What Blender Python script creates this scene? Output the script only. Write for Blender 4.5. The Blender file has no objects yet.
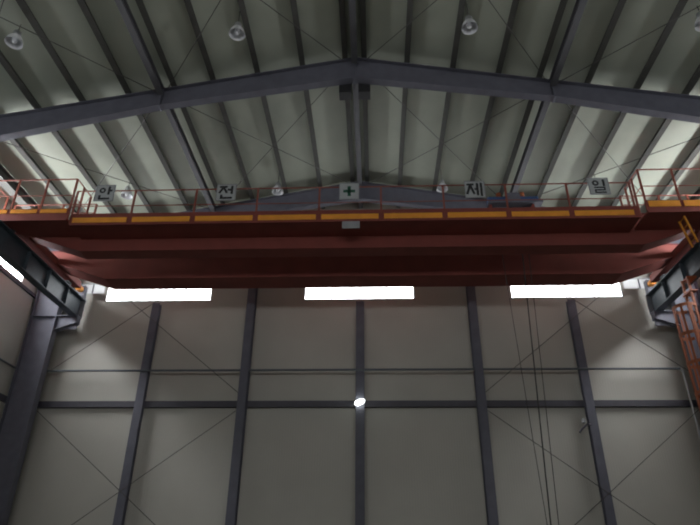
import bpy, bmesh, math, random
from mathutils import Vector, Matrix
random.seed(4)
C = bpy.context.scene.collection
SC = bpy.context.scene

# ------------------------------------------------------------------ camera
F_PX, PITCH, YAW, ROLL, CAM_X = 587.7, 0.4878, 0.0445, 0.0097, 0.5484
cam_d = bpy.data.cameras.new('camera'); cam = bpy.data.objects.new('camera', cam_d); C.objects.link(cam)
cam_d.sensor_fit = 'HORIZONTAL'; cam_d.sensor_width = 36.0; cam_d.lens = F_PX / 700 * 36.0
fw = Vector((-math.sin(YAW) * math.cos(PITCH), math.cos(YAW) * math.cos(PITCH), math.sin(PITCH)))
rt = Vector((math.cos(YAW), math.sin(YAW), 0)); up = rt.cross(fw)
rt2 = rt * math.cos(ROLL) + up * math.sin(ROLL); up2 = -rt * math.sin(ROLL) + up * math.cos(ROLL)
M = Matrix((rt2, up2, -fw)).transposed().to_4x4(); M.translation = Vector((CAM_X, 0, 1.6))
cam.matrix_world = M
cam_d.clip_end = 200
cam_d.dof.use_dof = True; cam_d.dof.focus_distance = 3.0; cam_d.dof.aperture_fstop = 3.6     # slightly soft, as the photograph
SC.camera = cam

# ------------------------------------------------------------------ world, daylight, exposure
SC.view_settings.view_transform = 'Standard'; SC.view_settings.look = 'None'
SC.view_settings.exposure = -0.12; SC.view_settings.gamma = 1.0; SC.view_settings.use_curve_mapping = False
W = bpy.data.worlds.new('overcast_sky'); SC.world = W; W.use_nodes = True
bg = W.node_tree.nodes['Background']; bg.inputs[0].default_value = (0.8, 0.9, 1.0, 1); bg.inputs[1].default_value = 1.0
SIDE_PANE, DIM_PANE, FAR_PANE, PALE_GLOW, BACK_FILL = 46.0, 5.0, 9.0, 0.28, 6.6     # pane radiance; one dimmed for the near roof, pale strips and back pair added

# ------------------------------------------------------------------ materials
def mat(name, col, rough=0.6, metal=0.0, var=0.12, scale=3.0, emit=None, bump=0.0, wave=None):
    m = bpy.data.materials.new(name); m.use_nodes = True; nt = m.node_tree; b = nt.nodes['Principled BSDF']
    b.inputs['Roughness'].default_value = rough; b.inputs['Metallic'].default_value = metal
    tc = nt.nodes.new('ShaderNodeTexCoord'); no = nt.nodes.new('ShaderNodeTexNoise')
    no.inputs['Scale'].default_value = scale; no.inputs['Detail'].default_value = 5
    nt.links.new(tc.outputs['Object'], no.inputs['Vector'])
    rp = nt.nodes.new('ShaderNodeValToRGB')
    rp.color_ramp.elements[0].position = 0.3; rp.color_ramp.elements[1].position = 0.7
    rp.color_ramp.elements[0].color = (*[c * (1 - var) for c in col], 1)
    rp.color_ramp.elements[1].color = (*[min(1, c * (1 + var)) for c in col], 1)
    nt.links.new(no.outputs['Fac'], rp.inputs['Fac']); nt.links.new(rp.outputs['Color'], b.inputs['Base Color'])
    if wave:
        ax, sc_, st = wave
        wv = nt.nodes.new('ShaderNodeTexWave'); wv.bands_direction = ax; wv.inputs['Scale'].default_value = sc_
        bp = nt.nodes.new('ShaderNodeBump'); bp.inputs['Strength'].default_value = st; bp.inputs['Distance'].default_value = 0.02
        nt.links.new(tc.outputs['Object'], wv.inputs['Vector']); nt.links.new(wv.outputs['Fac'], bp.inputs['Height'])
        nt.links.new(bp.outputs['Normal'], b.inputs['Normal'])
    if emit:
        b.inputs['Emission Color'].default_value = (*emit[0], 1); b.inputs['Emission Strength'].default_value = emit[1]
    return m
M_WALL = mat('cream wall panel', (0.50, 0.485, 0.43), 0.55, var=0.05, scale=0.6, wave=('X', 3.2, 0.12))
M_WALLS = mat('cream side panel', (0.50, 0.485, 0.43), 0.55, var=0.05, scale=0.6, wave=('Y', 3.2, 0.12))
M_ROOF = mat('pale green roof panel', (0.44, 0.47, 0.385), 0.6, var=0.07, scale=0.8)
M_FLOOR = mat('grey concrete', (0.20, 0.195, 0.18), 0.5, var=0.15, scale=1.2)
M_STEEL = mat('blue grey painted steel', (0.13, 0.131, 0.162), 0.68, var=0.1)
M_PURLIN = mat('dark green grey purlin paint', (0.075, 0.075, 0.066), 0.65, var=0.12)
M_STRUT = mat('grey strut paint', (0.10, 0.10, 0.108), 0.6, var=0.1)
M_GIRT = mat('dark plum grey girt paint', (0.075, 0.072, 0.09), 0.55, var=0.1)
M_RUNWAY = mat('dark teal runway paint', (0.055, 0.075, 0.09), 0.5, var=0.15)
M_CRANE = mat('rust red crane paint', (0.215, 0.047, 0.035), 0.72, var=0.1, scale=1.5)
M_RAIL = mat('dull red railing paint', (0.27, 0.078, 0.052), 0.6)
M_ORANGE = mat('orange yellow paint', (0.85, 0.34, 0.035), 0.45, var=0.08)
M_LADDER = mat('orange ladder paint', (0.32, 0.09, 0.03), 0.6)
M_ROD = mat('bare steel rod', (0.09, 0.085, 0.08), 0.5)
M_PIPE = mat('slate blue pipe', (0.12, 0.135, 0.15), 0.45)
M_PIPE2 = mat('galvanised pipe', (0.45, 0.46, 0.46), 0.4, metal=0.3)
M_ROPE = mat('dark cable', (0.04, 0.038, 0.035), 0.6)
M_WHITE = mat('white reflector', (0.75, 0.76, 0.78), 0.3, var=0.03)
M_ALU = mat('aluminium', (0.55, 0.56, 0.58), 0.3, metal=0.8)
M_BOARD = mat('white sign board', (0.45, 0.47, 0.47), 0.4, var=0.03)
M_BFRAME = mat('grey sign frame', (0.30, 0.31, 0.32), 0.5)
M_INK = mat('black lettering', (0.02, 0.02, 0.022), 0.5, var=0.0)
M_GREEN = mat('dark green cross', (0.02, 0.10, 0.06), 0.5, var=0.0)
M_BLUE = mat('blue motor paint', (0.04, 0.09, 0.22), 0.45)
M_FRAME = mat('white window frame', (0.6, 0.6, 0.6), 0.4, var=0.03)
M_BLACK = mat('black steel', (0.02, 0.02, 0.022), 0.6)
M_PANE = mat('daylit side pane', (0.8, 0.85, 0.9), 0.2, var=0.0, emit=((0.95, 0.97, 1.0), SIDE_PANE))
M_PANE_DIM = mat('dimmed copy of side pane', (0.8, 0.85, 0.9), 0.2, var=0.0, emit=((0.9, 0.95, 1.0), DIM_PANE))  # dimmer copy of the side pane, set to darken the roof in front
M_BACK_FILL = mat('added fill pane behind the camera', (0.8, 0.85, 0.9), 0.2, var=0.0, emit=((0.97, 0.98, 1.0), BACK_FILL))  # unseen panes, added to light the crane and far wall from the front
M_PANEF = mat('daylit end pane', (0.8, 0.85, 0.9), 0.2, var=0.0, emit=((0.94, 0.97, 1.0), FAR_PANE))
M_PALE_GLOW = mat('pale glowing panel', (0.6, 0.6, 0.6), 0.5, var=0.0, emit=((0.93, 0.98, 1.0), PALE_GLOW))  # weak glow put into pale panels where the wall reads bright
M_LAMP = mat('lit lamp glass', (0.9, 0.9, 0.9), 0.3, var=0.0, emit=((0.93, 1.0, 0.97), 9.0))

# ------------------------------------------------------------------ mesh helpers
class MB:
    def __init__(s): s.v = []; s.f = []
    def add(s, vs, fs):
        k = len(s.v); s.v += [tuple(v) for v in vs]; s.f += [tuple(i + k for i in f) for f in fs]; return s
    def box(s, x0, x1, y0, y1, z0, z1):
        return s.add([(x0, y0, z0), (x1, y0, z0), (x1, y1, z0), (x0, y1, z0), (x0, y0, z1), (x1, y0, z1), (x1, y1, z1), (x0, y1, z1)],
                     [(3, 2, 1, 0), (4, 5, 6, 7), (0, 1, 5, 4), (1, 2, 6, 5), (2, 3, 7, 6), (3, 0, 4, 7)])
    def prism(s, prof, axis, a, b):
        """prof: polygon in the two other axes (in order x,y,z without axis), swept from a to b along axis."""
        def p(u, v, t): return {'x': (t, u, v), 'y': (u, t, v), 'z': (u, v, t)}[axis]
        n = len(prof)
        vs = [p(u, v, a) for u, v in prof] + [p(u, v, b) for u, v in prof]
        return s.add(vs, [tuple(range(n))[::-1], tuple(range(n, 2 * n))] + [(i, (i + 1) % n, n + (i + 1) % n, n + i) for i in range(n)])
    def tube(s, a, b, r, n=10, r2=None):
        a = Vector(a); b = Vector(b); d = (b - a).normalized(); r2 = r if r2 is None else r2
        q = d.orthogonal().normalized(); w = d.cross(q)
        vs = []
        for c, rr in ((a, r), (b, r2)):
            vs += [c + (q * math.cos(2 * math.pi * i / n) + w * math.sin(2 * math.pi * i / n)) * rr for i in range(n)]
        return s.add(vs, [tuple(range(n))[::-1], tuple(range(n, 2 * n))] + [(i, (i + 1) % n, n + (i + 1) % n, n + i) for i in range(n)])
    def path(s, pts, r, n=8):
        for a, b in zip(pts, pts[1:]): s.tube(a, b, r, n)
        return s
    def bar(s, a, b, w, h, upv=(0, 0, 1)):
        """rectangular bar from a to b, w across, h along upv"""
        a = Vector(a); b = Vector(b); d = (b - a).normalized(); x = d.cross(Vector(upv)).normalized(); y = x.cross(d).normalized()
        vs = []
        for c in (a, b):
            vs += [c + x * sx * w / 2 + y * sy * h / 2 for sx, sy in ((-1, -1), (1, -1), (1, 1), (-1, 1))]
        return s.add(vs, [(3, 2, 1, 0), (4, 5, 6, 7), (0, 1, 5, 4), (1, 2, 6, 5), (2, 3, 7, 6), (3, 0, 4, 7)])
    def lathe(s, prof, c, n=24, sx=1.0, sy=1.0, cap=False):
        vs = []; fs = []
        for r, z in prof:
            vs += [(c[0] + r * sx * math.cos(2 * math.pi * i / n), c[1] + r * sy * math.sin(2 * math.pi * i / n), c[2] + z) for i in range(n)]
        for k in range(len(prof) - 1):
            fs += [(k * n + i, k * n + (i + 1) % n, (k + 1) * n + (i + 1) % n, (k + 1) * n + i) for i in range(n)]
        if cap: fs += [tuple(range(n))[::-1], tuple(range((len(prof) - 1) * n, len(prof) * n))]
        return s.add(vs, fs)
    def hbeam(s, x, z0, z1, y, d, w, tf=0.03, tw=0.02, along='y'):
        """upright H column at x,y: depth d along `along`, flange width w across it"""
        if along == 'y':
            s.box(x - w/2, x + w/2, y - d/2, y - d/2 + tf, z0, z1); s.box(x - w/2, x + w/2, y + d/2 - tf, y + d/2, z0, z1)
            s.box(x - tw/2, x + tw/2, y - d/2 + tf, y + d/2 - tf, z0, z1)
        else:
            s.box(x - d/2, x - d/2 + tf, y - w/2, y + w/2, z0, z1); s.box(x + d/2 - tf, x + d/2, y - w/2, y + w/2, z0, z1)
            s.box(x - d/2 + tf, x + d/2 - tf, y - tw/2, y + tw/2, z0, z1)
        return s
    def build(s, name, m, parent=None, origin=None, bevel=0.0, smooth=False):
        off = Vector(parent['_o']) if parent is not None else Vector(origin or (0, 0, 0))
        me = bpy.data.meshes.new(name); me.from_pydata([Vector(v) - off for v in s.v], [], s.f); me.update()
        bm = bmesh.new(); bm.from_mesh(me); bmesh.ops.recalc_face_normals(bm, faces=bm.faces); bm.to_mesh(me); bm.free()
        me.materials.append(m)
        if smooth:
            for p in me.polygons: p.use_smooth = True
        o = bpy.data.objects.new(name, me); C.objects.link(o)
        if parent is not None: o.parent = parent; o['_o'] = tuple(off)
        else: o.location = off; o['_o'] = tuple(off)
        if bevel:
            b = o.modifiers.new('bevel', 'BEVEL'); b.width = bevel; b.segments = 2; b.limit_method = 'ANGLE'
        return o

def tag(o, label, cat, group=None):
    o['label'] = label; o['category'] = cat
    if group: o['group'] = group
    return o
def thing(name, loc, label, cat, group=None):
    o = bpy.data.objects.new(name, None); C.objects.link(o); o.location = loc; o['_o'] = tuple(loc); o.empty_display_size = 0.2
    return tag(o, label, cat, group)
def struct(o): o['kind'] = 'structure'; return o
def copy_thing(o, loc, label):
    c = o.copy(); C.objects.link(c); c.location = loc; c['label'] = label
    for ch in list(o.children):
        d = ch.copy(); C.objects.link(d); d.parent = c
        for g in list(ch.children):
            e = g.copy(); C.objects.link(e); e.parent = d
    return c

# ------------------------------------------------------------------ dimensions
D = 23.08            # inner face of the far wall
WX = 13.85           # inner face of the side walls
YB = -8.0            # inner face of the wall behind the camera
ZR, MS = 17.05, 0.1917   # rafter top at the ridge, roof slope
def rz(x, off=0.0): return ZR - MS * abs(x) + off
PD = 0.22            # purlin depth
ROOF = PD            # underside of roof sheet above rafter top
ORD = ['first', 'second', 'third', 'fourth', 'fifth', 'sixth', 'seventh', 'eighth', 'ninth', 'tenth']
WZ0, WZ1 = 12.05, 12.95
FAR_WIN = [(-11.2, -6.52), (-2.44, 2.30), (6.41, 11.10)]
PALE_STRIPS = [(-12.45, -11.3), (11.2, 12.62)]
SIDE_WIN = [(15.4, 21.1), (8.2, 13.6)]

# ------------------------------------------------------------------ structure: floor, walls, roof
struct(MB().box(-WX - .1, WX + .1, YB - .1, D + .1, -0.2, 0).build('floor', M_FLOOR))
b = MB()
b.box(-WX - .1, WX + .1, D, D + .1, 0, WZ0)
edges = sorted(FAR_WIN + [(a, c) for a, c in PALE_STRIPS])
x = -WX - .1
for a, c in edges:
    b.box(x, a, D, D + .1, WZ0, WZ1); x = c
b.box(x, WX + .1, D, D + .1, WZ0, WZ1)
for a, c in PALE_STRIPS: b.box(a, c, D, D + .1, WZ0, 12.42)
b.prism([(-WX - .1, WZ1), (WX + .1, WZ1), (WX + .1, rz(WX + .1, ROOF)), (0, rz(0, ROOF)), (-WX - .1, rz(WX + .1, ROOF))], 'y', D, D + .1)
struct(b.build('wall_far', M_WALL))
for s, nm in ((-1, 'left'), (1, 'right')):
    b = MB(); x0, x1 = sorted((s * WX, s * (WX + .1)))
    b.box(x0, x1, YB, D, 0, WZ0); b.box(x0, x1, YB, D, WZ1, rz(WX, ROOF))
    y = YB
    for a, c in sorted(SIDE_WIN): b.box(x0, x1, y, a, WZ0, WZ1); y = c
    b.box(x0, x1, y, D, WZ0, WZ1)
    struct(b.build('wall_' + nm, M_WALLS))
b = MB()                                            # wall behind the camera, with two high windows added as light sources
FILL_WIN = [(-9.5, -0.5), (0.5, 9.5)]; BZ0, BZ1 = 8.2, 11.0
b.box(-WX - .1, WX + .1, YB - .1, YB, 0, BZ0)
x = -WX - .1
for a, c in FILL_WIN: b.box(x, a, YB - .1, YB, BZ0, BZ1); x = c
b.box(x, WX + .1, YB - .1, YB, BZ0, BZ1)
b.prism([(-WX - .1, BZ1), (WX + .1, BZ1), (WX + .1, rz(WX + .1, ROOF)), (0, rz(0, ROOF)), (-WX - .1, rz(WX + .1, ROOF))], 'y', YB - .1, YB)
struct(b.build('wall_back', M_WALL))
b = MB(); e = WX + .1
b.prism([(-e, rz(e, ROOF)), (0, rz(0, ROOF)), (e, rz(e, ROOF)), (e, rz(e, ROOF + .08)), (0, rz(0, ROOF + .08)), (-e, rz(e, ROOF + .08))], 'y', YB - .1, D + .1)
struct(b.build('ceiling', M_ROOF))

# ------------------------------------------------------------------ windows
n = 0
def window(a, c, axis, fixed, z0, z1, m, panes):
    global n
    n += 1
    s = 1 if fixed > 0 else -1
    def bx(bb, u0, u1, v0, v1, d0, d1):
        lo, hi = sorted((fixed + s * d0, fixed + s * d1))
        return bb.box(u0, u1, lo, hi, v0, v1) if axis == 'y' else bb.box(lo, hi, u0, u1, v0, v1)
    t = .035
    fr = MB()
    bx(fr, a, c, z0, z0 + t, -.01, .07); bx(fr, a, c, z1 - t, z1, -.01, .07)
    bx(fr, a, a + t, z0 + t, z1 - t, -.01, .07); bx(fr, c - t, c, z0 + t, z1 - t, -.01, .07)
    root = struct(fr.build('window_%d' % n, M_FRAME))
    w = (c - a) / panes
    for k in range(1, panes):
        bx(MB(), a + w * k - .018, a + w * k + .018, z0 + t, z1 - t, 0, .04).build('mullion', M_STEEL, root)
    pn = MB(); bx(pn, a + t, c - t, z0 + t, z1 - t, .045, .06); pn.build('pane', m, root)
for a, c in FAR_WIN: window(a, c, 'y', D, WZ0, WZ1, M_PANEF, 4)
for a, c in PALE_STRIPS: window(a, c, 'y', D, 12.42, WZ1, M_PALE_GLOW, 2)  # glowing panels standing in for bright wall, built like windows
for s in (-1, 1):
    for a, c in SIDE_WIN: window(a, c, 'x', s * WX, WZ0, WZ1, M_PANE if a > 14 else M_PANE_DIM, 4)  # nearer bay takes the dimmed pane
for a, c in FILL_WIN: window(a, c, 'y', YB, BZ0, BZ1, M_BACK_FILL, 5)  # unseen pair, added for the light it throws forward

# ------------------------------------------------------------------ portal frames: columns and rafters
FRAMES = [(6.9, 'nearest the camera'), (14.42, 'in front of the crane'), (21.5, 'beyond the crane')]
def depth(x):
    x = abs(x)
    return .92 - .20 * x / 6.4 if x < 6.4 else .72 + .26 * (x - 6.4) / 6.4
for fy, where in FRAMES:
    root = thing('roof_rafter', (0, fy, 13), 'blue-grey arched steel rafter spanning the hall %s' % where, 'rafter', 'portal frame rafters')
    xs = [-13.75, -12.6, -9.5, -6.4, -3.2, 0, 3.2, 6.4, 9.5, 12.6, 13.75]
    for s, sel in ((-1, xs[:6][::-1]), (1, xs[5:])):
        web = MB(); topf = MB(); bot = MB()
        prof = [(q, rz(q) - .02) for q in sel] + [(q, rz(q) - depth(q) + .02) for q in sel[::-1]]
        web.prism(prof, 'y', fy - .012, fy + .012)
        for q0, q1 in zip(sel, sel[1:]):
            for lo, hi, bb in ((-.03, 0, topf), (None, None, bot)):
                if bb is topf: pr = [(q0, rz(q0) - .03), (q1, rz(q1) - .03), (q1, rz(q1)), (q0, rz(q0))]
                else:
                    z0, z1 = rz(q0) - depth(q0), rz(q1) - depth(q1)
                    pr = [(q0, z0), (q1, z1), (q1, z1 + .03), (q0, z0 + .03)]
                bb.prism(pr, 'y', fy - .14, fy + .14)
        web.build('web', M_STEEL, root); topf.build('top_flange', M_STEEL, root); bot.build('bottom_flange', M_STEEL, root)
        q = s * 6.4
        MB().box(q - .035, q + .035, fy - .15, fy + .15, rz(q) - depth(q) - .02, rz(q) - .03).build('splice_plate', M_STEEL, root)
    MB().box(-.035, .035, fy - .15, fy + .15, rz(0) - depth(0) - .06, rz(0) - .03).build('splice_plate', M_STEEL, root)
    for s, nm in ((-1, 'left'), (1, 'right')):
        cy = fy if fy < 20 else 22.3
        root = thing('portal_column', (s * 13.2, cy, 0), 'deep blue-grey steel column on the %s wall, in the frame %s' % (nm, where), 'column', 'portal frame columns')
        MB().hbeam(s * 13.2, 0, rz(13.2) - .95, cy, 1.1, .36, .03, .02, along='x').build('column_shaft', M_STEEL, root)
        k = MB()
        xa, xb = sorted((s * 12.65, s * 11.75))
        k.box(xa, xb, cy - .16, cy + .16, 11.01, 11.04); k.box(xa, xb, cy - .012, cy + .012, 10.45, 11.01)
        k.bar((s * 12.65, cy, 10.4), (s * 11.75, cy, 10.72), .32, .03); k.box(*sorted((s * 11.75, s * 11.78)), cy - .16, cy + .16, 10.72, 11.01)
        k.build('corbel', M_STEEL, root)
        MB().box(s * 13.2 - .53, s * 13.2 + .53, cy - .17, cy + .17, 11.0, 11.03).build('stiffener', M_STEEL, root)

# ------------------------------------------------------------------ gable posts on the far wall
for x, w, d, lab in ((-8.72, .32, .24, 'slim dark post under the left window, next to the left corner column'),
                     (-4.62, .33, .40, 'deep dark post on the far wall between the left and middle windows'),
                     (-.02, .34, .24, 'dark post under the middle window, behind the small lit lamp'),
                     (4.65, .33, .40, 'deep dark post on the far wall between the middle and right windows'),
                     (8.75, .32, .24, 'slim dark post under the right window, holding a small bracket lamp')):
    y = D - .21 - d / 2
    top = rz(x, ROOF - .3) if abs(abs(x) - 4.65) < .2 else WZ0 - .28
    root = thing('wall_post', (x, y, 0), lab, 'post', 'posts of the far wall')
    p = MB()
    p.box(x - w/2, x + w/2, y - d/2, y - d/2 + .02, 0, top); p.box(x - w/2, x + w/2, y + d/2 - .02, y + d/2, 0, top)
    p.build('flange', M_STEEL, root)
    MB().box(x - .01, x + .01, y - d/2 + .02, y + d/2 - .02, 0, top).build('web', M_STEEL, root)

# ------------------------------------------------------------------ girts
def cgirt(b, a, c, axis, fixed, z, h=.24, dpt=.2):
    s = 1 if fixed > 0 else -1
    def bx(u0, u1, d0, d1, z0, z1):
        lo, hi = sorted((fixed - s * d0, fixed - s * d1))
        return b.box(u0, u1, lo, hi, z0, z1) if axis == 'y' else b.box(lo, hi, u0, u1, z0, z1)
    bx(a, c, dpt - .02, dpt, z - h/2, z + h/2); bx(a, c, 0.002, dpt - .02, z + h/2 - .02, z + h/2); bx(a, c, 0.002, dpt - .02, z - h/2, z - h/2 + .02)
    return b
for z, lab in ((7.5, 'dark plum-grey horizontal girt across the far wall below the pipe'),):
    tag(cgirt(MB(), -WX + .01, WX - .01, 'y', D, z).build('wall_girt', M_GIRT, origin=(0, D - .1, z)), lab, 'girt', 'wall girts')
for s, nm in ((-1, 'left'), (1, 'right')):
    for z, lab in ((7.5, 'dark horizontal girt along the %s side wall'), (11.9, 'dark sill girt below the side windows of the %s wall')):
        h = .24 if z < 10 else .14
        tag(cgirt(MB(), YB + .02, D - .22, 'x', s * WX, z, h, .09).build('wall_girt', M_GIRT, origin=(s * (WX - .05), 10, z)), lab % nm, 'girt', 'wall girts')
    root = thing('eave_strut', (s * 12.95, 8, 14.2), 'heavy dark eave beam under the roof edge on the %s side' % nm, 'beam', 'eave struts')
    for y0, y1 in ((YB + .02, 6.7), (7.1, 14.2), (14.64, 21.3), (21.7, D - .05)):
        e_ = MB(); zt = rz(12.95) - .04; xx = s * 12.95
        e_.box(xx - .17, xx + .17, y0, y1, zt - .03, zt - .005); e_.box(xx - .17, xx + .17, y0, y1, zt - .40, zt - .375); e_.box(xx - .012, xx + .012, y0, y1, zt - .375, zt - .03)
        e_.build('beam_length', M_PURLIN, root)

# ------------------------------------------------------------------ purlins and roof struts
PX = [.32, 1.75, 3.25, 4.72, 6.0, 7.5, 9.0, 10.45, 11.9, 13.3]
for s, nm in ((-1, 'left'), (1, 'right')):
    for i, q in enumerate(PX):
        x = s * q; z = rz(q); p = MB()
        w = .09
        # Z section: bottom flange, web, top flange
        p.prism([(x - w, rz(x - w) + .003), (x + w, rz(x + w) + .003), (x + w, rz(x + w) + .023), (x - w, rz(x - w) + .023)], 'y', YB, D)
        p.box(x - .01, x + .01, YB, D, rz(q) + .02, rz(q) + PD - .004)
        p.prism([(x, rz(x) + PD - .022), (x + s * w, rz(x + s * w) + PD - .022), (x + s * w, rz(x + s * w) + PD - .003), (x, rz(x) + PD - .003)], 'y', YB, D)
        tag(p.build('roof_purlin', M_PURLIN, origin=(x, 8, z)), 'dark steel roof purlin, %s from the ridge on the %s slope' % (ORD[i], nm), 'purlin', 'roof purlins')
for x, lab, zt in ((0, 'grey ridge strut running along the roof peak between paired purlins', ZR - .06),
                   (-6.38, 'grey roof strut joining the rafters half way down the left slope', rz(6.38) - .06),
                   (6.38, 'grey roof strut joining the rafters half way down the right slope', rz(6.38) - .06)):
    root = thing('roof_strut', (x, 8, zt - .3), lab, 'strut', 'roof struts')
    for y0, y1 in ((YB + .02, 6.72), (7.08, 14.24), (14.6, 21.32), (21.68, D - .02)):
        p = MB(); p.box(x - .1, x + .1, y0, y1, zt - .02, zt); p.box(x - .1, x + .1, y0, y1, zt - .28, zt - .26); p.box(x - .01, x + .01, y0, y1, zt - .26, zt - .02)
        p.build('strut_length', M_STRUT, root)
    if x == 0:
        for s in (-1, 1):
            MB().box(*sorted((s * .12, s * .52)), 14.57, 14.95, 15.75, 16.55).build('gusset_box', M_BLACK, root)

# ------------------------------------------------------------------ bracing rods
def rod(a, c, lab, grp, r=.014):
    mid = (Vector(a) + Vector(c)) / 2
    tag(MB().tube(a, c, r, 8).build('brace_rod', M_ROD, origin=mid), lab, 'brace', grp)
for s, nm in ((-1, 'left'), (1, 'right')):
    for z4, lab in (((7.2, 1.2, 1.3, 7.15), 'below the girt'), ((8.6, 14.85, 14.1, 7.85), 'above the girt')):
        root = thing('cross_brace', (s * 8.9, 22.51, min(z4)), 'thin crossed brace rods on the far wall, %s bay %s' % (nm, lab), 'brace', 'wall bracing')
        MB().tube((s * 12.72, 22.495, z4[0]), (4.825 if s > 0 else -4.795, 22.495, z4[1]), .014, 8).build('rod', M_ROD, root)
        MB().tube((s * 12.72, 22.53, z4[2]), (4.825 if s > 0 else -4.795, 22.53, z4[3]), .014, 8).build('rod', M_ROD, root)
    for y0, y1, wh in ((14.6, 21.3, 'beyond near rafter'), (7.1, 14.25, 'before near rafter')):
        for xa, xb, pn in ((.35, 6.2, 'upper'), (6.55, 12.75, 'lower')):
            za, zb = rz(xa) - .12, rz(xb) - .12
            rod((s * xa, y0, za), (s * xb, y1, zb), 'roof brace rod, %s slope, %s panel %s, running outwards' % (nm, pn, wh), 'roof bracing')
            rod((s * xb, y0, zb - .04), (s * xa, y1, za - .04), 'roof brace rod, %s slope, %s panel %s, running inwards' % (nm, pn, wh), 'roof bracing')

# ------------------------------------------------------------------ crane runway
for s, nm in ((-1, 'left'), (1, 'right')):
    x = s * 12.0
    root = thing('crane_runway_beam', (x, 8, 11.05), 'dark teal crane runway beam along the %s wall, carrying the rail' % nm, 'runway beam', 'crane runway beams')
    y0, y1 = YB + .3, 22.6
    p = MB(); p.box(x - .2, x + .2, y0, y1, 11.87, 11.9); p.box(x - .17, x + .17, y0, y1, 11.05, 11.08); p.build('flange', M_RUNWAY, root)
    MB().box(x - .01, x + .01, y0, y1, 11.08, 11.87).build('web', M_RUNWAY, root)
    for yy in (18.2, 19.7, 21.2):
        MB().box(x - .15, x + .15, yy - .008, yy + .008, 11.08, 11.87).build('stiffener', M_RUNWAY, root)
    MB().box(x - .2, x + .2, y1, y1 + .02, 11.05, 11.95).build('end_plate', M_ALU, root)
    MB().prism([(x - .035, 11.9), (x + .035, 11.9), (x + .03, 12.04), (x - .03, 12.04)], 'y', y0, y1).build('rail', M_ROD, root)
    es = MB().box(x - .16, x + .16, 22.35, 22.6, 11.9, 12.5).build('end_stop', M_STEEL, root)
    MB().tube((x, 22.35, 12.3), (x, 22.12, 12.3), .13, 16).build('buffer', M_ORANGE, es)

# ------------------------------------------------------------------ bridge crane
crane = thing('bridge_crane', (0, 19, 12.05), 'rust-red double girder bridge crane spanning the hall below the roof', 'crane')
ZB, ZT = 11.56, 12.75
def girder(y0, y1):
    prof = [(-12.45, ZT), (-12.45, 12.47), (-9.75, ZB), (9.75, ZB), (12.45, 12.47), (12.45, ZT)]
    g = MB().prism(prof, 'y', y0 + .04, y1 - .04).build('girder', M_CRANE, crane)
    fl = MB()
    for (xa, za), (xb, zb) in zip(prof[1:5], prof[2:5]):
        fl.prism([(xa, za - .025), (xb, zb - .025), (xb, zb), (xa, za)], 'y', y0, y1)
    fl.build('bottom_flange', M_CRANE, g)
    MB().box(-12.45, 12.45, y0, y1, ZT, ZT + .025).build('top_flange', M_CRANE, g)
    MB().box(-12.3, 12.3, (y0 + y1) / 2 - .03, (y0 + y1) / 2 + .03, ZT + .025, ZT + .11).build('trolley_rail', M_ROD, g)
    return g
girder(17.62, 18.24); girder(19.8, 20.8)
for s in (-1, 1):
    x = s * 12.0
    ec = MB().box(x - .22, x + .22, 16.6, 21.9, 12.16, 12.45).build('end_carriage', M_CRANE, crane, bevel=.02)
    for yy in (17.1, 21.3):
        MB().tube((x - .06, yy, 12.19), (x + .06, yy, 12.19), .15, 20).build('wheel', M_BLACK, ec)
    MB().tube((x, 21.9, 12.3), (x, 22.05, 12.3), .09, 14).build('buffer', M_ORANGE, ec)
# walkway along the near girder
WXL, WXR = -9.75, 9.3
wk = MB().box(WXL, WXR, 16.66, 17.62, 12.0, 12.05).build('walkway_deck', M_CRANE, crane)
fa = MB().box(WXL, WXR, 16.6, 16.66, 11.97, 12.42).build('fascia', M_CRANE, crane)
STX = [-9.75, -7.69, -5.53, -3.39, -1.26, .84, 2.95, 5.05, 7.1, 9.2]
for a, c in zip(STX, STX[1:]):
    MB().box(a + .09, c - .09, 16.575, 16.6, 12.05, 12.25).build('safety_strip', M_ORANGE, fa, bevel=.006)
def rails(pts, name='handrail', zt=13.37, zm=12.74, zb=12.05, posts=None):
    MB().path([(px, py, zt) for px, py in pts], .024).build(name, M_RAIL, crane)
    MB().path([(px, py, zm) for px, py in pts], .017).build('mid_rail', M_RAIL, crane)
    for px, py in posts: MB().bar((px, py, zb), (px, py, zt), .06, .05, (0, 1, 0)).build('stanchion', M_RAIL, crane)
rails([(-9.75, 16.63), (9.2, 16.63)], posts=[(q, 16.63) for q in STX])
# raised end platforms
for s in (-1, 1):
    xi, xo = (-9.78, -12.9) if s < 0 else (9.5, 12.9)
    lo, hi = sorted((xi, xo)); zz = .1 if s < 0 else .08
    pf = MB().box(lo, hi, 16.5, 17.6, 12.0 + zz, 12.06 + zz).build('end_platform', M_CRANE, crane)
    f2 = MB().box(lo, hi, 16.44, 16.5, 11.98 + zz, 12.44 + zz).build('platform_fascia', M_CRANE, pf)
    mid = (lo + hi) / 2
    n_s = 3
    w = (hi - lo) / n_s
    for k in range(n_s):
        MB().box(lo + k * w + .06, lo + (k + 1) * w - .06, 16.415, 16.44, (12.26 if s < 0 else 12.18) + zz, 12.41 + zz).build('safety_strip', M_ORANGE, f2, bevel=.006)
    zt = 13.78
    rails([(xi, 17.55), (xi, 16.47), (xo, 16.47), (xo, 17.55)], zt=zt, zm=13.1, zb=12.06 + zz,
          posts=[(xi, 16.47), (xi, 17.0), (xi, 17.55), (xi + (xo - xi) * .33, 16.47), (xi + (xo - xi) * .66, 16.47), (xo, 16.47), (xo, 17.55)])
    rails([(xi, 18.05), (xo, 18.05)], zt=zt, zm=13.4, zb=ZT + .02, posts=[(xi, 18.05), (xi + (xo - xi) * .4, 18.05), (xi + (xo - xi) * .7, 18.05), (xo, 18.05)])
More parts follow.
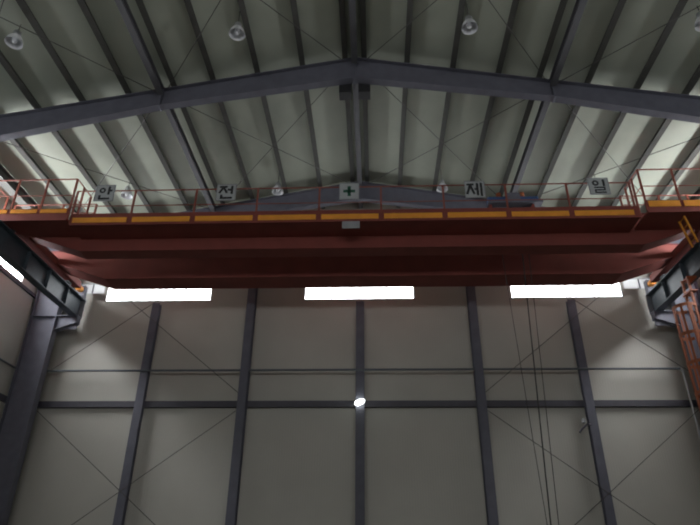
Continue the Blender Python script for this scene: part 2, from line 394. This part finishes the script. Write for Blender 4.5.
# short ladder from the right platform down to the carriage
ld = MB()
for yy in (16.75, 17.1): ld.bar((10.95, yy, 11.1), (10.75, yy, 12.15), .05, .05, (0, 1, 0))
for k in range(4):
    t = .15 + k * .25
    ld.tube((10.95 - .2 * t, 16.75, 11.1 + 1.05 * t), (10.95 - .2 * t, 17.1, 11.1 + 1.05 * t), .014)
ld.build('short_ladder', M_ORANGE, crane)
# capacity plate
cp = MB().box(-.47, .12, 16.6, 16.62, 11.70, 11.97).build('capacity_plate', M_BFRAME, crane)
cp['label'] = 'small grey capacity plate'

# ------------------------------------------------------------------ trolley on the girders
tr = thing('hoist_trolley', (5.95, 19.2, ZT + .11), 'hoist trolley with blue motor on top of the crane girders, right of centre', 'hoist')
tf = MB()
for yy in (17.93, 20.3): tf.box(4.7, 7.2, yy - .12, yy + .12, ZT + .25, ZT + .4)
for xx in (4.85, 7.05): tf.box(xx - .1, xx + .1, 18.05, 20.18, ZT + .28, ZT + .4)
tf.build('trolley_frame', M_CRANE, tr)
for xx in (5.0, 6.9):
    for yy in (17.93, 20.3): MB().tube((xx, yy - .05, ZT + .26), (xx, yy + .05, ZT + .26), .145, 18).build('wheel', M_BLACK, tr)
MB().tube((5.1, 19.3, ZT + 1.0), (6.6, 19.3, ZT + 1.0), .28, 24).build('rope_drum', M_ROD, tr)
for xx in (5.05, 6.65): MB().box(xx - .05, xx + .05, 18.95, 19.65, ZT + .4, ZT + 1.35).build('drum_bearing', M_CRANE, tr)
MB().box(4.95, 7.0, 18.8, 19.9, ZT + 1.35, ZT + 1.42).build('machine_deck', M_STEEL, tr)
for xa, xb in ((5.0, 5.72), (6.18, 6.9)): MB().tube((xa, 19.2, ZT + 1.63), (xb, 19.2, ZT + 1.63), .2, 20).build('hoist_motor', M_BLUE, tr)
MB().box(5.2, 6.34, 18.95, 19.35, ZT + .13, ZT + .17).build('cable_anchor', M_STEEL, tr)
for xx in (5.4, 6.1): MB().box(xx - .02, xx + .02, 19.18, 19.22, ZT + .17, ZT + .8).build('anchor_strap', M_STEEL, tr)
MB().box(5.7, 6.2, 18.9, 19.5, ZT + 1.42, ZT + 1.86).build('gearbox', M_STEEL, tr, bevel=.03)
for xx in (5.45, 6.35): MB().tube((xx, 19.2, ZT + 1.8), (xx, 19.2, ZT + 2.0), .1, 16).build('brake_cap', M_LADDER, tr)
for x, x2, y, r, lab in ((5.25, 5.61, 19.1, .011, 'thin cable hanging from the crane, leftmost of the three'), (6.09, 5.69, 19.25, .022, 'thickest of the three cables hanging from the crane, in the middle'),
                  (6.28, 5.88, 19.1, .013, 'thin cable hanging from the crane, rightmost of the three')):
    tag(MB().tube((x2, y, 2.0), (x, y, ZT + .127), r, 8).build('hanging_cable', M_ROPE, origin=(x, y, .6)), lab, 'cable', 'cables hanging from the hoist')

# ------------------------------------------------------------------ safety signs on the railing
def sign(x, zc, glyph, lab, m=M_INK):
    h = .34; y = 16.57
    root = thing('safety_sign', (x, y, zc - h), lab, 'sign', 'safety signs on the crane railing')
    MB().box(x - h, x + h, y, y + .02, zc - h, zc + h).build('board', M_BOARD, root)
    f = MB(); t = .025
    f.box(x - h, x + h, y - .012, y, zc - h, zc - h + t); f.box(x - h, x + h, y - .012, y, zc + h - t, zc + h)
    f.box(x - h, x - h + t, y - .012, y, zc - h + t, zc + h - t); f.box(x + h - t, x + h, y - .012, y, zc - h + t, zc + h - t)
    f.build('frame', M_BFRAME, root)
    g = MB(); S = .27; yy = y - .006
    for st in glyph:
        if st[0] == 'o':
            _, cx, cz, rx, rz_, w = st; N = 20; vs = []; fs = []
            for i in range(N):
                a = 2 * math.pi * i / N
                for rr in (1, 0):
                    for dy in (0, .006):
                        vs.append((x + (cx + math.cos(a) * (rx - (0 if rr else w))) * S, yy + dy, zc + (cz + math.sin(a) * (rz_ - (0 if rr else w))) * S))
            for i in range(N):
                j = (i + 1) % N; k, l = 4 * i, 4 * j
                fs += [(k, l, l + 2, k + 2), (k + 1, l + 1, l + 3, k + 3), (k, l, l + 1, k + 1), (k + 2, l + 2, l + 3, k + 3)]
            g.add(vs, fs)
        else:
            (xa, za), (xb, zb), w = st
            d = Vector((xb - xa, zb - za)).normalized(); nrm = Vector((-d.y, d.x)) * w / 2
            P = [(xa + nrm.x, za + nrm.y), (xb + nrm.x, zb + nrm.y), (xb - nrm.x, zb - nrm.y), (xa - nrm.x, za - nrm.y)]
            g.prism([(x + u * S, zc + v * S) for u, v in P], 'y', yy, yy + .006)
    g.build('symbol' if m is M_GREEN else 'lettering', m, root)
T = .3
L = lambda a, c, w=T: (a, c, w)
AN = [('o', -.35, .42, .42, .42, .24), L((.5, 1), (.5, -.25)), L((.5, .38), (.95, .38)), L((-.6, -.3), (-.6, -.87)), L((-.72, -.85), (.75, -.85))]
JEON = [L((-.9, .85), (.1, .85)), L((-.4, .8), (-.9, -.1)), L((-.4, .75), (.1, -.1)), L((.7, 1), (.7, -.25)), L((.15, .4), (.7, .4)), L((-.6, -.35), (-.6, -.87)), L((-.72, -.85), (.8, -.85))]
JE = [L((-1, .75), (-.1, .75)), L((-.55, .7), (-1, -.7)), L((-.55, .6), (-.1, -.7)), L((.32, .95), (.32, -.9)), L((.8, 1), (.8, -1)), L((-.05, .05), (.32, .05))]
IL = [('o', -.35, .48, .42, .42, .24), L((.65, 1), (.65, 0)), L((-.6, -.18), (.75, -.18), .2), L((.65, -.2), (.65, -.6), .2), L((-.6, -.56), (.75, -.56), .2), L((-.5, -.56), (-.5, -.95), .2), L((-.6, -.92), (.8, -.92), .2)]
CROSS = [L((-.75, 0), (.75, 0), .42), L((0, .75), (0, -.75), .42)]
sign(-8.75, 13.24, AN, 'white safety sign with one black character, leftmost on the crane railing')
sign(-4.48, 13.19, JEON, 'white safety sign with black lettering, second from the left on the railing')
sign(-.24, 13.16, CROSS, 'white safety sign with a dark green cross at mid railing', M_GREEN)
sign(4.02, 13.15, JE, 'white safety sign with black lettering, just right of the cross sign')
sign(8.16, 13.2, IL, 'white safety sign with black lettering, rightmost on the crane railing')

# ------------------------------------------------------------------ high bay lamps
def lamp(loc, lab):
    x, y, z = loc
    root = thing('high_bay_lamp', (x, y, z), lab, 'lamp', 'unlit high bay lamps under the roof')
    MB().lathe([(.235, 0), (.23, .03), (.21, .12), (.17, .21), (.11, .26), (.06, .27)], (x, y, z)).build('reflector', M_WHITE, root, smooth=True)
    MB().lathe([(.03, .02), (.07, .06), (.08, .12), (.06, .2), (.04, .26)], (x, y, z), 16, cap=True).build('bulb', M_WHITE, root, smooth=True)
    MB().lathe([(.1, .262), (.11, .28), (.11, .42), (.07, .46), (.02, .47)], (x, y, z), 18, cap=True).build('ballast_housing', M_ALU, root)
    MB().tube((x, y, z + .46), (x, y, rz(x) + PD - .004), .012, 8).build('hanger', M_ROD, root)
    return root
LAMPS = [((-9.47, 11.3, 14.7), 'front row, outermost on the left'), ((-3.37, 11.94, 15.55), 'front row, left of the ridge'), ((3.41, 11.94, 15.55), 'front row, right of the ridge'), ((9.5, 11.3, 14.7), 'front row, outermost on the right'),
         ((-9.2, 19.0, 14.78), 'back row above the crane, outermost on the left'), ((-3.37, 19.99, 15.55), 'back row above the crane, left of the ridge'), ((3.41, 19.99, 15.55), 'back row above the crane, right of the ridge'), ((9.2, 19.0, 14.8), 'back row above the crane, outermost on the right')]
for l, w in LAMPS: lamp(l, 'white bell shaped high bay lamp, %s' % w)

# ------------------------------------------------------------------ pipe, lit lamp, bracket lamp, caged ladder
pz = 8.78; py = D - .48
root = thing('wall_pipe', (0, py, pz), 'thin slate-grey pipe running along the far wall above the girt', 'pipe')
MB().path([(-13.79, py, pz), (12.42, py, pz)], .045, 12).build('horizontal_run', M_PIPE, root)
MB().path([(12.42, py, pz), (12.5, py, pz - .12), (12.5, py, .05)], .04, 12).build('down_pipe', M_PIPE2, root)['label'] = 'pale galvanised down pipe'
MB().tube((-13.79, py, pz), (-13.79, YB + .1, pz), .04, 12).build('side_run', M_PIPE, root)
root = thing('bulkhead_lamp', (-.03, 22.55, 7.47), 'small lit white lamp on the middle post at the girt', 'lamp')
MB().box(-.17, .11, 22.63, 22.66, 7.38, 7.6).build('back_plate', M_STEEL, root)
g = MB(); g.lathe([(.0, -.1), (.08, -.085), (.115, 0), (.08, .085), (.0, .1)], (0, 0, 0), 18, sx=1.9)
R = Matrix.Rotation(math.radians(-22), 3, 'Y')
g.v = [tuple(R @ Vector(v) + Vector((-.03, 22.55, 7.47))) for v in g.v]
g.build('lamp_glass', M_LAMP, root, smooth=True)
root = thing('bracket_lamp', (8.4, 22.5, 6.6), 'small dark bracket lamp on the slim post under the right window', 'lamp')
MB().path([(8.62, 22.6, 6.62), (8.45, 22.5, 6.62), (8.2, 22.45, 6.42), (8.1, 22.42, 6.3)], .035, 10).build('arm', M_GIRT, root)
MB().lathe([(.03, 0), (.07, .03), (.07, .16), (.03, .19)], (8.33, 22.48, 6.64), 14, cap=True).build('lamp_head', M_ALU, root)

lx, ly, lr = 11.3, 19.3, .36
root = thing('caged_ladder', (lx, ly, 4), 'orange caged access ladder hanging beside the right runway beam', 'ladder')
for xx in (-.2, .2): MB().bar((lx + .36, ly + xx, 3.2), (lx + .36, ly + xx, 11.04), .08, .06, (0, 1, 0)).build('stile', M_LADDER, root)
for k in range(26):
    z = 3.35 + k * .3
    MB().tube((lx + .36, ly - .2, z), (lx + .36, ly + .2, z), .012, 6).build('rung', M_LADDER, root)
for z in (4.9, 5.9, 6.9, 7.9, 8.9, 9.9):
    h = MB(); N = 16; ps = []
    for i in range(N + 1):
        a = math.radians(50 + 260 * i / N)
        ps.append((lx + lr * 1.05 * math.cos(a) + .08, ly + lr * 1.15 * math.sin(a), z))
    for a, c in zip(ps, ps[1:]): h.bar(a, c, .015, .11)
    h.build('hoop', M_LADDER, root)
for a in (90, 135, 180, 225, 270):
    a = math.radians(a); px, py_ = lx + (lr - .012) * 1.05 * math.cos(a) + .08, ly + (lr - .012) * 1.15 * math.sin(a)
    MB().bar((px, py_, 4.87), (px, py_, 9.95), .075, .015, (math.cos(a), math.sin(a), 0)).build('cage_bar', M_LADDER, root)
MB().box(lx + .3, 11.84, ly - .3, ly + .3, 10.45, 10.5).build('landing', M_LADDER, root)
for z in (10.99,): MB().box(lx + .385, 11.99, ly - .22, ly + .22, z, z + .06).build('wall_bracket', M_LADDER, root)

for o in bpy.data.objects:
    if '_o' in o: del o['_o']
